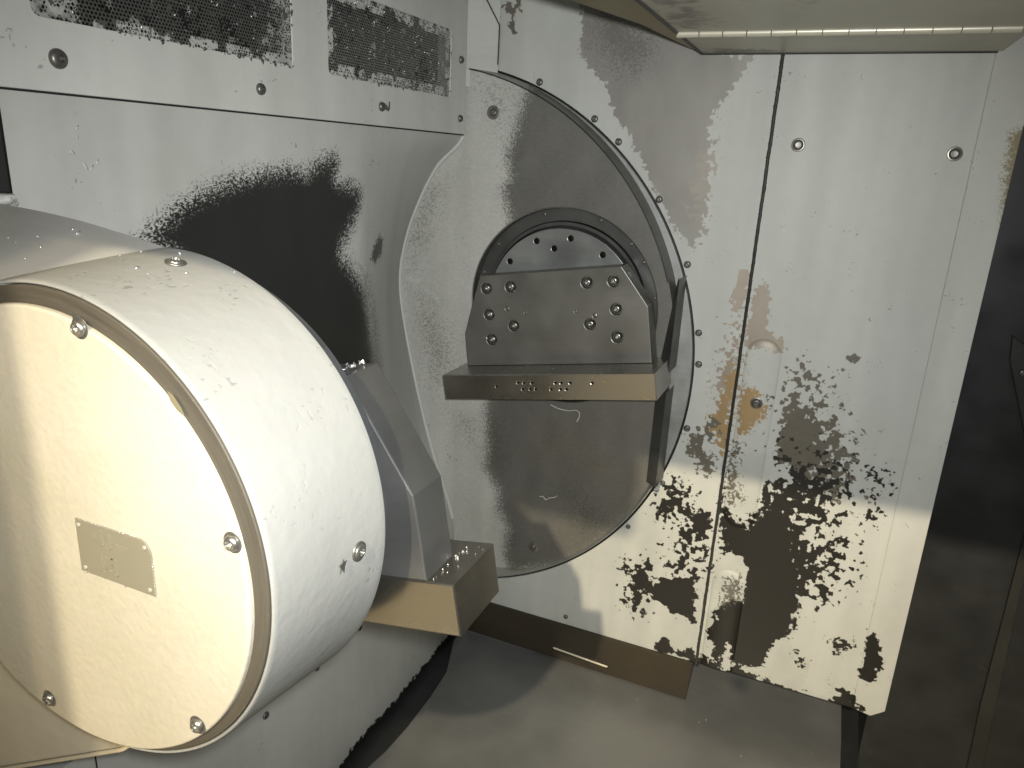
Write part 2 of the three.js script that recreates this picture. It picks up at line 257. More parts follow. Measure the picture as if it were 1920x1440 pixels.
// ---------------------------------------------------------------- rear wall
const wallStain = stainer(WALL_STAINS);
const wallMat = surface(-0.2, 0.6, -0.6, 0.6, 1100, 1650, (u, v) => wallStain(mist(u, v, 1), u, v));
const wall = struct('rear_wall');
{
  const RC = [-0.254, -0.074], RO = 0.4745;
  const s = shapeOf([[-0.8, -0.58], [0.2845, -0.58], [0.2845, 0.8], [-0.8, 0.8]]); circleHole(s, RC[0], RC[1], RO);
  part('wall_panel', planar(slab(s, -0.004, 0, 0.0008, 96), 'x', 'y', wallMat), wallMat, wall);
  part('wall_panel', planar(slab(shapeOf([[0.2885, -0.578], [0.5385, -0.578], [0.5385, 0.8], [0.2885, 0.8]]), -0.004, 0, 0.0008), 'x', 'y', wallMat), wallMat, wall);
  // return flange on the right, folded towards the room
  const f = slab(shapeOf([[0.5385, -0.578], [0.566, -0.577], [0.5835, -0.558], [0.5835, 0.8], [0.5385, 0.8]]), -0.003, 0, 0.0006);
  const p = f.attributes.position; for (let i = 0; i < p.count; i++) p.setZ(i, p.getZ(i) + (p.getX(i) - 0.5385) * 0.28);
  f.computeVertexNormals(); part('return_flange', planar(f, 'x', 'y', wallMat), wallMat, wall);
  part('backing_sheet', block(-0.8, 0.56, -0.57, 0.8, -0.05, -0.04), M.hole, wall);
  for (const [x, y] of [[-0.0691, 0.3701], [0.0249, 0.3182], [0.0658, 0.2861], [0.137, 0.2051], [0.1908, 0.1114], [0.2203, 0.0079], [0.2263, -0.0422], [0.2205, -0.1511], [0.1922, -0.2541], [0.1415, -0.3489], [0.0416, -0.563]])
    bolt('bolt', y < -0.2 ? 0.0042 : 0.0055, 0.0035, [x, y, 0], 'z', M.bolt, wall, 0.45);
  for (const [x, y] of [[0.324, 0.291], [0.517, 0.287], [0.321, -0.089]]) {
    const b = bolt('bolt', 0.0072, 0.004, [x, y, y > 0 ? 0 : 0.0046], 'z', M.bolt, wall, 0.5);
    part('washer', turned([[0.0074, 0.0006], [0.0092, 0.0004], [0.0094, -0.0002]], 0, 0, 24), y > 0 ? M.boltBright : M.bolt, b);
  }
  // two embossed slot covers standing proud of the right-hand panel beside the joint
  for (const [x, w, y0, y1] of [[0.3205, 0.0265, -0.305, 0.012], [0.3205, 0.0275, -0.64, -0.385]]) {
    const g = new THREE.CapsuleGeometry(w, y1 - y0 - 2 * w, 10, 32); g.scale(1, 1, 0.22); g.translate(x, (y0 + y1) / 2, -0.0008);
    const q = g.attributes.position; for (let i = 0; i < q.count; i++) if (q.getY(i) < -0.576) q.setY(i, -0.576);
    part('slot_cover', planar(g, 'x', 'y', wallMat), wallMat, wall);
  }
  // bead of old sealant pressed into the joint between the panels
  const g = new THREE.CylinderGeometry(0.0036, 0.0036, 1.38, 10, 700); const q = g.attributes.position;
  for (let i = 0; i < q.count; i++) { const y = q.getY(i), k = 0.8 + 0.4 * fbm(y * 160, i * 0.13, 61, 2) - 0.2 * (fbm(y * 9, 0, 60, 2)); q.setX(i, q.getX(i) * k + (fbm(y * 60, 3, 62, 2) - 0.5) * 0.002); q.setZ(i, q.getZ(i) * k * 0.6); }
  g.computeVertexNormals(); g.translate(0.2865, 0.105, -0.0012); part('joint_sealant', g, plain(0.05, 0.05, 0.046, 0.28, 0.35), wall);
}

// ---------------------------------------------------------------- the big round shield in the rear wall
{
  const t = thing('round_shield', 'large grey steel disc with half pale residue, set into the rear wall round the hub', 'disc');
  const RC = [-0.254, -0.074];
  const discStain = stainer(DISC_STAINS, 60);
  const discMat = surface(-0.36, 0.24, -0.56, 0.42, 900, 1470, (u, v) => {
    const q = mist(u, v, 2, [0.43, 0.43, 0.405, 0.6, 0]); discStain(q, u, v);
    const l = fbm(u / 0.004, v / 0.0012, 33, 2) * 0.5 + fbm(u / 0.0016, v / 0.0016, 34, 2) * 0.5, k = 1 + (l - 0.5) * 0.35; q[0] *= k; q[1] *= k; q[2] *= k; return q;
  });
  // base: flat rim with its outer edge just inside the hole in the wall
  part('rim', planar(turned([[0.4712, -0.03], [0.4715, -0.001], [0.4705, 0.0005], [0.4695, 0.001], [0.3, 0.001]], RC[0], RC[1], 160), 'x', 'y', discMat), grained(0.3, 0.305, 0.3, 0.45, 0.25, 31), t);
  // raised face: a turned plate cut off straight on the right
  const cut = 0.181, top = [], cx = -0.2507, cy = -0.05, R = 0.443;
  for (let i = 0; i < 180; i++) {
    const a = i / 180 * Math.PI * 2; const RR = R + 0.024 * sstep(-1.45, -0.95, Math.atan2(Math.sin(a), Math.cos(a))) * sstep(0.02, -0.25, Math.atan2(Math.sin(a), Math.cos(a))); let x = cx + RR * Math.cos(a), y = cy - 0.008 * (RR - R) / 0.024 + RR * Math.sin(a);
    top.push([Math.min(x, cut), y]);
  }
  const base = top.map(([x, y], i) => { const a = i / 180 * Math.PI * 2; const bx = RC[0] + 0.4690 * Math.cos(a), by = RC[1] + 0.4690 * Math.sin(a); return Math.sin(a) < -0.25 && Math.cos(a) < 0.97 ? [Math.min(bx, cut + 0.002), by] : [x + 0.004 * Math.cos(a), y + 0.004 * Math.sin(a)]; });
  const hole = circleHole; const s = shapeOf(top); hole(s, AX, AY, 0.161);
  const g = new THREE.ShapeGeometry(s, 64); g.translate(0, 0, 0.03);
  part('face_plate', planar(toCreasedNormals(g, 0.5), 'x', 'y', discMat), discMat, t);
  const wallPos = [], idx = [];
  top.forEach(([x, y], i) => { wallPos.push(x, y, 0.03, base[i][0], base[i][1], 0.0012); const j = (i + 1) % 180; idx.push(i * 2, i * 2 + 1, j * 2, j * 2, i * 2 + 1, j * 2 + 1); });
  const sk = new THREE.BufferGeometry(); sk.setAttribute('position', new THREE.Float32BufferAttribute(wallPos, 3)); sk.setIndex(idx); sk.computeVertexNormals();
  part('face_edge', planar(sk, 'x', 'y', discMat), discMat, t);
  const lip = turned([[0.161, 0.030], [0.1602, 0.0306], [0.1590, 0.0300], [0.1590, 0.013]], AX, AY, 128); part('bore_lip', boxUV(lip, M.steel), M.steel, t);
  // seal strip along the upper edge of the face
  const curve = new THREE.CatmullRomCurve3(top.filter((p, i) => i > 8 && i < 45).map(([x, y]) => new THREE.Vector3(x - 0.001, y - 0.001, 0.0305)));
  part('edge_seal', new THREE.TubeGeometry(curve, 120, 0.0012, 6), M.rubber, t);
  // two straight ribs along the cut
  for (const [y0, y1, up] of [[-0.05, 0.095, true], [-0.245, -0.082, false]]) {
    const P = [], I = [], n = 12;
    for (let i = 0; i <= n; i++) {
      const y = y0 + (y1 - y0) * i / n, k = up ? 1 - 0.85 * i / n : 1;
      P.push(0.188 - 0.018 * k, y, 0.0302, 0.1882, y, 0.044 + 0.003 * k, 0.1895, y, 0.0455 + 0.002 * k, 0.192, y, 0.0012);
      if (i < n) for (let c = 0; c < 3; c++) { const a = i * 4 + c; I.push(a, a + 1, a + 4, a + 1, a + 5, a + 4); }
    }
    const r = new THREE.BufferGeometry(); r.setAttribute('position', new THREE.Float32BufferAttribute(P, 3)); r.setIndex(I);
    part('edge_rib', boxUV(r, M.darkSteel), M.darkSteel, t);
  }
  for (const [x, y, r] of [[-0.133, 0.322, 0.0105], [-0.021, -0.418, 0.0095]]) {
    const b = bolt('screw', r * 0.62, 0.003, [x, y, 0.0305], 'z', M.bolt, t, 0.55);
    part('washer', turned([[r * 0.64, 0.0012], [r * 0.95, 0.001], [r, 0.0004], [r, -0.0004]], 0, 0, 32), M.steel, b);
  }
}

// ---------------------------------------------------------------- far hub
{
  const t = thing('trunnion_hub', 'dark steel trunnion hub with rings, recessed in the disc behind the bracket with bolts', 'hub');
  const ring = (r0, r1, z) => boxUV(turned([[r0, z - 0.03], [r0, z - 0.0006], [r0 + 0.0006, z], [r1 - 0.0006, z], [r1, z - 0.0006], [r1, z - 0.03]], AX, AY, 128), M.darkSteel);
  part('outer_ring', ring(0.1385, 0.1588, 0.015), M.darkSteel, t);
  part('inner_ring', ring(0.1312, 0.1372, 0.021), M.darkSteel, t);
  const s = new THREE.Shape(); s.absarc(AX, AY, 0.1275, 0, Math.PI * 2);
  const H = [[-0.0479, 0.129], [-0.017, 0.1198], [0.0096, 0.138], [-0.093, 0.0921], [0.064, 0.1171]];
  for (const [x, y] of H) circleHole(s, x, y, 0.0048);
  const hubMat = grained(0.25, 0.257, 0.252, 0.4, 0.6, 41, 0.25);
  part('hub_face', boxUV(slab(s, 0.01, 0.030, 0.001, 64), hubMat), hubMat, t);
  part('bore_bottom', boxUV(turned([[0.00001, 0.004], [0.16, 0.004]], AX, AY, 64), M.black), M.black, t);
  for (const [x, y] of H) { const b = turned([[0.0046, 0.028], [0.0046, 0.014], [0.00001, 0.013]], x, y, 20); part('bolt_hole', b, M.hole, t); }
  for (const a of [34, 47, 70, 106, 143, 164, 12]) { const k = a * Math.PI / 180; bolt('screw', 0.0034, 0.0018, [AX + 0.1525 * Math.cos(k), AY + 0.1525 * Math.sin(k), 0.015], 'z', M.bolt, t, 0.45); }
}

// ---------------------------------------------------------------- the two brackets, turned 9.5 degrees on the axis
function bracket(name, label, zPlate, zShelf, bolted, outline, plateMat = M.plate, shelfMat = M.shelf) {
  const t = thing(name, label, 'bracket', 'angle brackets on the trunnion axis');
  t.position.set(AX, AY, 0); t.rotation.z = 9.5 * Math.PI / 180;
  const s = shapeOf(outline);
  const B = [[-0.1094, 0.0437], [-0.0665, 0.0439], [0.0619, 0.0432], [0.1041, 0.0431], [-0.11, 0.0006], [-0.0681, -0.0195], [-0.1103, -0.0413], [0.105, 0], [0.0615, -0.0215], [0.1035, -0.0429]];
  const pins = [[-0.0762, 0.0089, 0.0034], [0.0704, -0.0084, 0.0034], [-0.0451, 0.0015, 0.0018], [0.0398, -0.0004, 0.0018]];
  if (bolted) { for (const [x, y] of B) circleHole(s, x, y, 0.0092); for (const [x, y, r] of pins) circleHole(s, x, y, r); }
  part('plate', boxUV(slab(s, zPlate[0], zPlate[1], 0.0012, 20), plateMat), plateMat, t);
  const holes = [[-0.0792, -0.1045], [-0.0417, -0.0985], [-0.0317, -0.0985], [-0.0183, -0.0986], [0.0205, -0.0987], [0.03, -0.0987], [0.0445, -0.0987], [0.0791, -0.0988], [-0.0347, -0.1088], [-0.0221, -0.1088], [-0.0131, -0.1088], [0.0125, -0.1088], [0.0281, -0.1087], [0.0376, -0.1087]];
  const e = shapeOf([[-0.1738, -0.1256], [0.1745, -0.1256], [0.1745, -0.0849], [-0.1738, -0.0849]]);
  if (bolted) for (const [x, y] of holes) circleHole(e, x, y, 0.0019);
  part('shelf', boxUV(slab(e, zShelf[0], zShelf[1], 0.0012, 12), shelfMat), shelfMat, t);
  if (bolted) {
    part('seat_block', boxUV(block(-0.13, 0.13, -0.07, 0.055, zPlate[1] - 0.0125, zPlate[1] - 0.0115, 0), M.darkSteel), M.darkSteel, t);
    for (const [x, y] of B) {
      const b = bolt('bolt', 0.0066, 0.007, [x, y, zPlate[1] - 0.0085], 'z', M.boltBright, t, 0.42);
      part('washer', turned([[0.0067, 0.0], [0.0088, 0.0003], [0.0091, -0.001]], 0, 0, 24), M.steel, b);
    }
    for (const [x, y, r] of pins) part('dowel_pin', turned([[0.00001, zPlate[1] - 0.002], [r * 0.8, zPlate[1] - 0.002], [r * 0.95, zPlate[1] - 0.003]], x, y, 14), M.boltBright, t);
    for (const [x, y] of holes) part('screw_hole', turned([[0.0019, zShelf[1] - 0.001], [0.0019, zShelf[1] - 0.006], [0.00001, zShelf[1] - 0.0065]], x, y, 10), M.hole, t);
  }
  return t;
}
const farOutline = [[-0.1609, -0.0847], [0.1546, -0.0847], [0.1545, 0.0019], [0.1181, 0.0645], [-0.1184, 0.0645], [-0.1349, 0.0283], [-0.1586, -0.029]];
const nearOutline = [[-0.152, -0.0847], [0.1524, -0.0847], [0.1516, -0.0201], [0.111, 0.0650], [-0.111, 0.0650], [-0.152, -0.0201]];
bracket('fixture_bracket', 'steel angle bracket with ten bright bolts and a shelf, in front of the disc', [0.032, 0.07], [0.0325, 0.135], true, farOutline);
bracket('fixture_bracket', 'plain steel angle bracket behind the round white drum, with chips on its shelf', [0.71, 0.7502], [0.684, 0.7505], false, nearOutline, grained(0.12, 0.122, 0.122, 0.36, 0.65, 43, 0.2), grained(0.3, 0.285, 0.25, 0.25, 0.95, 44, 0.12));

// ---------------------------------------------------------------- near trunnion drum
{
  const t = thing('trunnion_drum', 'white round cast drum with cream cover plate and name plate in the foreground', 'drum housing');
  const cx = -0.006, cy = 0.0255;
  const peel = bumpTex(2048, 256, (a, b) => { const u = -0.52 + 1.04 * a, v = 0.775 + 0.13 * b, pit = vnoise(u / 0.0022, v / 0.0022, 73) * 0.7 + fbm(u / 0.03, v / 0.03, 75, 2) * 0.5; return 0.5 + (fbm(u / 0.006, v / 0.006, 71, 3) - 0.5) * 0.5 + (fbm(u / 0.035, v / 0.035, 72, 3) - 0.5) * 0.9 - (pit > 0.94 ? 0.25 : 0); });
  const sideMat = surface(-0.52, 0.52, 0.775, 0.905, 2048, 256, (u, v) => { const a = fbm(u / 0.05, v / 0.04, 74, 4), t2 = 1 + (a - 0.5) * 0.14, pit = vnoise(u / 0.0022, v / 0.0022, 73) * 0.7 + fbm(u / 0.03, v / 0.03, 75, 2) * 0.5; const sp = pit > 0.985 ? 0.7 : 1; return [0.235 * t2 * sp, 0.237 * t2 * sp, 0.228 * t2 * sp, 0.6, 0]; }, { bumpMap: peel, bumpScale: 0.0005 });
  const drumG = turned([[0.03, 0.790], [0.1612, 0.790], [0.1626, 0.7906], [0.1633, 0.792], [0.1628, 0.7965], [0.1612, 0.812], [0.1594, 0.83], [0.1576, 0.848], [0.1558, 0.866], [0.1542, 0.8815], [0.1534, 0.884], [0.1524, 0.8848], [0.1514, 0.884], [0.1510, 0.878], [0.1456, 0.868], [0.05, 0.868]], cx, cy, 180);
  { const p = drumG.attributes.position, uv = drumG.attributes.uv; for (let i = 0; i < p.count; i++) { let an = Math.atan2(p.getY(i) - cy, p.getX(i) - cx); if (i % 1 === 0) uv.setXY(i, (an * 0.16 + 0.52) / 1.04, (p.getZ(i) - 0.775) / 0.13); } }
  part('drum_body', drumG, sideMat, t);
  part('gasket_band', turned([[0.1511, 0.8800], [0.1510, 0.8846], [0.1500, 0.8855], [0.1385, 0.8858]], cx, cy, 180), grained(0.055, 0.048, 0.036, 0.65, 0, 88, 0.25), t);
  // block that ties the drum to the column on the left
  const ridge = new THREE.SplineCurve([[0.012, 0.1868], [-0.01, 0.1888], [-0.035, 0.1925], [-0.06, 0.1960], [-0.089, 0.2000], [-0.13, 0.2038], [-0.17, 0.2062], [-0.28, 0.213], [-0.45, 0.224]].map(([x, y]) => new THREE.Vector2(x, y))).getPoints(48).map((q) => [q.x, q.y]);
  const drop = (g) => { const p = g.attributes.position; for (let i = 0; i < p.count; i++) if (p.getY(i) > 0.1) p.setY(i, p.getY(i) - (p.getZ(i) - 0.79) * 0.19); return toCreasedNormals(g, 0.5); };
  const arm = drop(slab(shapeOf([[-0.45, -0.15], [-0.02, -0.12], ...ridge.map(([x, y]) => [x, y - 0.0045])]), 0.7915, 0.866, 0.002));
  const lip = drop(slab(shapeOf([...ridge, ...ridge.slice().reverse().map(([x, y]) => [x, y - 0.006])]), 0.790, 0.8838, 0.0014));
  const armMat = grained(0.33, 0.325, 0.312, 0.6, 0, 78, 0.1); part('housing_arm', boxUV(arm, armMat), armMat, t); part('arm_lip', boxUV(lip, armMat), armMat, t);
  const coverMat = surface(-0.2, 0.2, -0.2, 0.2, 800, 800, (u, v) => { const a = fbm(u / 0.05, v / 0.05, 81, 4), b = fbm(u / 0.003, v / 0.003, 82, 2); const k = 1 + (a - 0.5) * 0.16 + (b - 0.5) * 0.08; return [0.43 * k, 0.40 * k, 0.325 * k * (1 + (a - 0.5) * 0.1), 0.55, 0]; },
    { bumpMap: bumpTex(512, 512, (u, v) => 0.5 + (fbm(u * 110, v * 110, 83, 3) - 0.5) * 0.7 + (fbm(u * 9, v * 9, 84, 2) - 0.5) * 0.6), bumpScale: 0.0003 });
  const cover = part('cover_plate', planar(turned([[0.1446, 0.869], [0.1446, 0.8875], [0.1440, 0.8888], [0.1428, 0.8895], [0.00001, 0.8895]], cx - 0.0035, cy - 0.0042, 180), 'x', 'y', coverMat), coverMat, t);
  for (const [x, y] of [[0.0309, 0.1586], [0.1268, 0.0565], [0.0892, -0.075], [-0.0459, -0.1074]]) {
    bolt('screw', 0.0046, 0.003, [x, y, 0.8897], 'z', M.boltBright, cover, 0.5);
    part('counterbore', turned([[0.0047, 0.8898], [0.0058, 0.88995], [0.0062, 0.8896]], x, y, 24), M.bolt, cover);
  }
  for (const [x, y] of [[-0.1, 0.12], [-0.13, 0.0]]) bolt('screw', 0.0046, 0.003, [x, y, 0.8897], 'z', M.boltBright, cover, 0.5);
  part('edge_nick', slab(shapeOf([[0.0905, 0.1335], [0.0935, 0.1322], [0.0985, 0.1262], [0.1005, 0.1225], [0.0965, 0.1245], [0.0925, 0.1288]]), 0.8894, 0.8899, 0), plain(0.16, 0.14, 0.09, 0.5, 0), cover);
  part('oil_smear', slab(shapeOf([[0.0268, 0.1648], [0.0290, 0.1668], [0.0312, 0.1650], [0.0345, 0.1618], [0.0352, 0.1588], [0.030, 0.1590], [0.0272, 0.1612]]), 0.8896, 0.8899, 0), M.bolt, cover);
  // name plate, corners cut round where the chips cling
  const ps = new THREE.Shape(); ps.moveTo(0.0067, 0.0064); ps.lineTo(0.0667, 0.0060); ps.lineTo(0.0668, 0.030); ps.quadraticCurveTo(0.0668, 0.0405, 0.058, 0.0412); ps.lineTo(0.0068, 0.0412); ps.lineTo(0.0067, 0.0064);
  const np = part('name_plate', slab(ps, 0.8896, 0.8906, 0.0003), plain(0.215, 0.2, 0.15, 0.5, 0.1), cover);
  for (const [x, y] of [[0.0095, 0.0375], [0.0622, 0.0365], [0.0630, 0.0095], [0.0105, 0.0095]]) bolt('rivet', 0.0016, 0.001, [x, y, 0.8906], 'z', M.rivet, np, 0.3);
  // worn relief lettering: a U between two dashes, and a 2 in a frame
  const st = (x0, y0, x1, y1, w = 0.0007) => { const dx = x1 - x0, dy = y1 - y0, l = Math.hypot(dx, dy), g = new THREE.BoxGeometry(l + w, w, 0.0005); g.rotateZ(Math.atan2(dy, dx)); g.translate((x0 + x1) / 2, (y0 + y1) / 2, 0.8908); return g; };
  part('relief_mark', [st(0.0285, 0.0385, 0.0285, 0.0285), st(0.0345, 0.0385, 0.0345, 0.0285), st(0.0285, 0.0282, 0.0345, 0.0282), st(0.0205, 0.0335, 0.0255, 0.0335), st(0.039, 0.0325, 0.050, 0.0325),
    st(0.026, 0.0235, 0.026, 0.0115), st(0.038, 0.0235, 0.038, 0.0115), st(0.026, 0.0113, 0.028, 0.0113), st(0.036, 0.0113, 0.038, 0.0113), st(0.0295, 0.0215, 0.0345, 0.0215), st(0.0345, 0.0215, 0.0345, 0.0175), st(0.0345, 0.0175, 0.0295, 0.0138), st(0.0295, 0.0136, 0.0345, 0.0136)], plain(0.24, 0.222, 0.17, 0.5, 0.1), np);
  // lower sheet with a hemmed edge
  const hemMat = grained(0.55, 0.51, 0.41, 0.5, 0, 85, 0.15);
  part('lower_panel', boxUV(slab(shapeOf([[-0.5, -0.03], [-0.01, -0.03], [-0.01, -0.158], [-0.033, -0.176], [-0.2, -0.268], [-0.5, -0.43]]), 0.846, 0.85, 0.0008), hemMat), hemMat, t);
  part('hem', new THREE.TubeGeometry(new THREE.CatmullRomCurve3([[-0.5, -0.432], [-0.2, -0.2695], [-0.045, -0.184], [-0.034, -0.178], [-0.028, -0.172], [-0.022, -0.1685], [-0.008, -0.1605]].map(([x, y]) => new THREE.Vector3(x, y, 0.851)), false, 'catmullrom', 0.2), 80, 0.0017, 8), M.hem, t);
  // screws in the curved side
  for (const [deg, z] of [[80, 0.815], [-1, 0.818]]) { const a = deg * Math.PI / 180, r = 0.1617; const b = bolt('screw', 0.0048, 0.002, [cx + r * Math.cos(a), cy + r * Math.sin(a), z], 'z', M.boltBright, t, 0.5); b.rotation.set(0, 0, 0); b.quaternion.setFromUnitVectors(new THREE.Vector3(0, 0, 1), new THREE.Vector3(Math.cos(a), Math.sin(a), 0)); part('counterbore', turned([[0.0048, 0.0004], [0.0062, 0.0006], [0.0064, -0.0006]], 0, 0, 24), M.bolt, b); }
  part('paint_chip', (() => { const g = slab(shapeOf([[-0.003, -0.004], [-0.001, -0.0015], [0.0008, -0.005], [0.0016, -0.001], [0.0035, 0.002], [0.001, 0.0018], [0.0005, 0.0045], [-0.001, 0.002], [-0.0035, 0.0015], [-0.002, -0.001]]), -0.0002, 0.0004, 0); g.rotateY(Math.PI / 2); g.translate(0.1545, 0.0205, 0.833); return g; })(), M.bolt, t, 'dark bare spot in the white paint');
  const flangeMat = grained(0.1, 0.105, 0.11, 0.4, 0.5, 86);
  part('flange', boxUV(turned([[0.02, 0.772], [0.1520, 0.772], [0.1530, 0.7735], [0.1530, 0.788], [0.1520, 0.7893], [0.02, 0.7893]], cx, cy, 128), flangeMat), flangeMat, t);
  const seat = boxUV(turned([[0.02, 0.7508], [0.12, 0.7508], [0.12, 0.772]], cx, cy, 64), flangeMat); part('spindle', seat, flangeMat, t);
}

// ---------------------------------------------------------------- cast column on the left
const YS = [-0.5, -0.42, -0.256, -0.216, -0.128, -0.04, 0.025, 0.082, 0.157, 0.238, 0.28, 0.32], DS = [0, 0, 0.057, 0.069, 0.093, 0.113, 0.123, 0.119, 0.095, 0.05, 0.006, 0];
function scoop(y, z) {
  let d = 0; for (let i = 0; i < YS.length - 1; i++) if (y >= YS[i] && y < YS[i + 1]) { const t = (y - YS[i]) / (YS[i + 1] - YS[i]), m = (k) => k < 1 || k > YS.length - 2 ? 0 : (DS[k + 1] - DS[k - 1]) / (YS[k + 1] - YS[k - 1]), h = YS[i + 1] - YS[i];
    d = (2 * t ** 3 - 3 * t * t + 1) * DS[i] + (t ** 3 - 2 * t * t + t) * h * m(i) + (-2 * t ** 3 + 3 * t * t) * DS[i + 1] + (t ** 3 - t * t) * h * m(i + 1); }
  return -0.182 - Math.max(0, d) * Math.pow(1 - clamp((z - 0.03) / 0.30, 0, 1), 1.3);
}
{
  const t = thing('machine_column', 'pale grey cast column wall with a large black stain, left of the disc', 'column');
  const castStain = stainer(CAST_STAINS, 90, 1.25, 0.85);
  const band = [[-0.02, -0.64], [0.06, -0.645], [0.12, -0.652], [0.2, -0.654], [0.28, -0.655], [0.33, -0.648], [0.4, -0.655], [0.8, -0.655], [0.8, -0.7], [-0.02, -0.7]];
  const bandStain = stainer([['dark', 0.012, 0.006, 0.1, band]], 120);
  const mat = surface(-0.02, 0.80, -0.70, 0.32, 1100, 1800, (u, v) => { const q = mist(u, v, 3, [0.45, 0.455, 0.435, 0.55, 0]); castStain(q, u, v); return bandStain(q, u, v); });
  const P = [], I = [], nz = 90, ny = 150;
  for (let j = 0; j <= ny; j++) for (let i = 0; i <= nz; i++) { const z = 0.02 + (0.7745 - 0.02) * Math.pow(i / nz, 1.4), y = -0.662 + (0.31 + 0.662) * j / ny; P.push(scoop(y, z), y, z); if (i < nz && j < ny) { const a = j * (nz + 1) + i; I.push(a, a + 1, a + nz + 1, a + 1, a + nz + 2, a + nz + 1); } }
  const g = new THREE.BufferGeometry(); g.setAttribute('position', new THREE.Float32BufferAttribute(P, 3)); g.setIndex(I); g.computeVertexNormals();
  part('cast_face', planar(g, 'z', 'y', mat), mat, t);
  part('column_body', block(-0.6, -0.32, -0.8, 0.6, -0.03, 0.774), M.paint, t);
  part('end_face', block(-0.4, -0.1825, -0.662, 0.285, 0.771, 0.7742, 0.0006), M.black, t);
  part('column_foot', boxUV(block(-0.5, -0.1828, -0.662, -0.3, 0.7747, 0.97), M.paint), M.paint, t);
  part('bottom_lip', boxUV(block(-0.4, -0.184, -0.666, -0.6625, -0.02, 0.774, 0.0006), M.black), M.black, t);
  const c = new THREE.CatmullRomCurve3(Array.from({ length: 40 }, (_, i) => { const y = -0.40 + 0.69 * i / 39; return new THREE.Vector3(scoop(y, 0.03) + 0.0015, y, 0.031); }));
  part('fillet', new THREE.TubeGeometry(c, 160, 0.0042, 8), M.paint, t);
  for (const z of [0.342, 0.445, 0.549]) bolt('bolt', 0.0052, 0.003, [-0.182, -0.4435, z], 'x', M.bolt, t, 0.45);
  // dents and scabs in the old paint
  const sc = []; for (const [y, z, s] of [[0.262, 0.715, 0.0018], [0.255, 0.716, 0.0014], [0.249, 0.716, 0.0012], [0.243, 0.722, 0.0022], [0.233, 0.712, 0.0026], [0.231, 0.706, 0.0022], [0.258, 0.596, 0.0012], [0.236, 0.70, 0.0024]]) { const k = new THREE.TetrahedronGeometry(s, 1); k.scale(0.3, 0.4 + rnd() * 0.4, 0.9 + rnd()); k.rotateX(rnd() * 3); k.translate(-0.182, y, z); sc.push(k); }
  part('paint_scab', sc, M.paint, t).userData.kind = 'stuff';
}
{
  const t = thing('side_cover', 'narrow cream cover seen behind the black end of the cast column', 'cover');
  part('cover_sheet', boxUV(block(-0.5, -0.186, 0.2, 0.2855, 0.786, 0.96), M.cream), M.cream, t);
  part('edge_strip', block(-0.3, -0.183, 0.2135, 0.2855, 0.7746, 0.7850), M.rubber, t);
  const g = new THREE.IcosahedronGeometry(0.012, 3); { const p = g.attributes.position; for (let i = 0; i < p.count; i++) { const k = 0.75 + 0.5 * fbm(p.getX(i) * 220 + 9, p.getY(i) * 220 + p.getZ(i) * 190, 161, 3); p.setXYZ(i, p.getX(i) * k, Math.min(p.getY(i) * k, 0.008), p.getZ(i) * k); } g.computeVertexNormals(); } g.scale(1.4, 0.62, 0.9); g.translate(-0.187, 0.2075, 0.783); part('sealant_lump', g, M.paint, t);
}

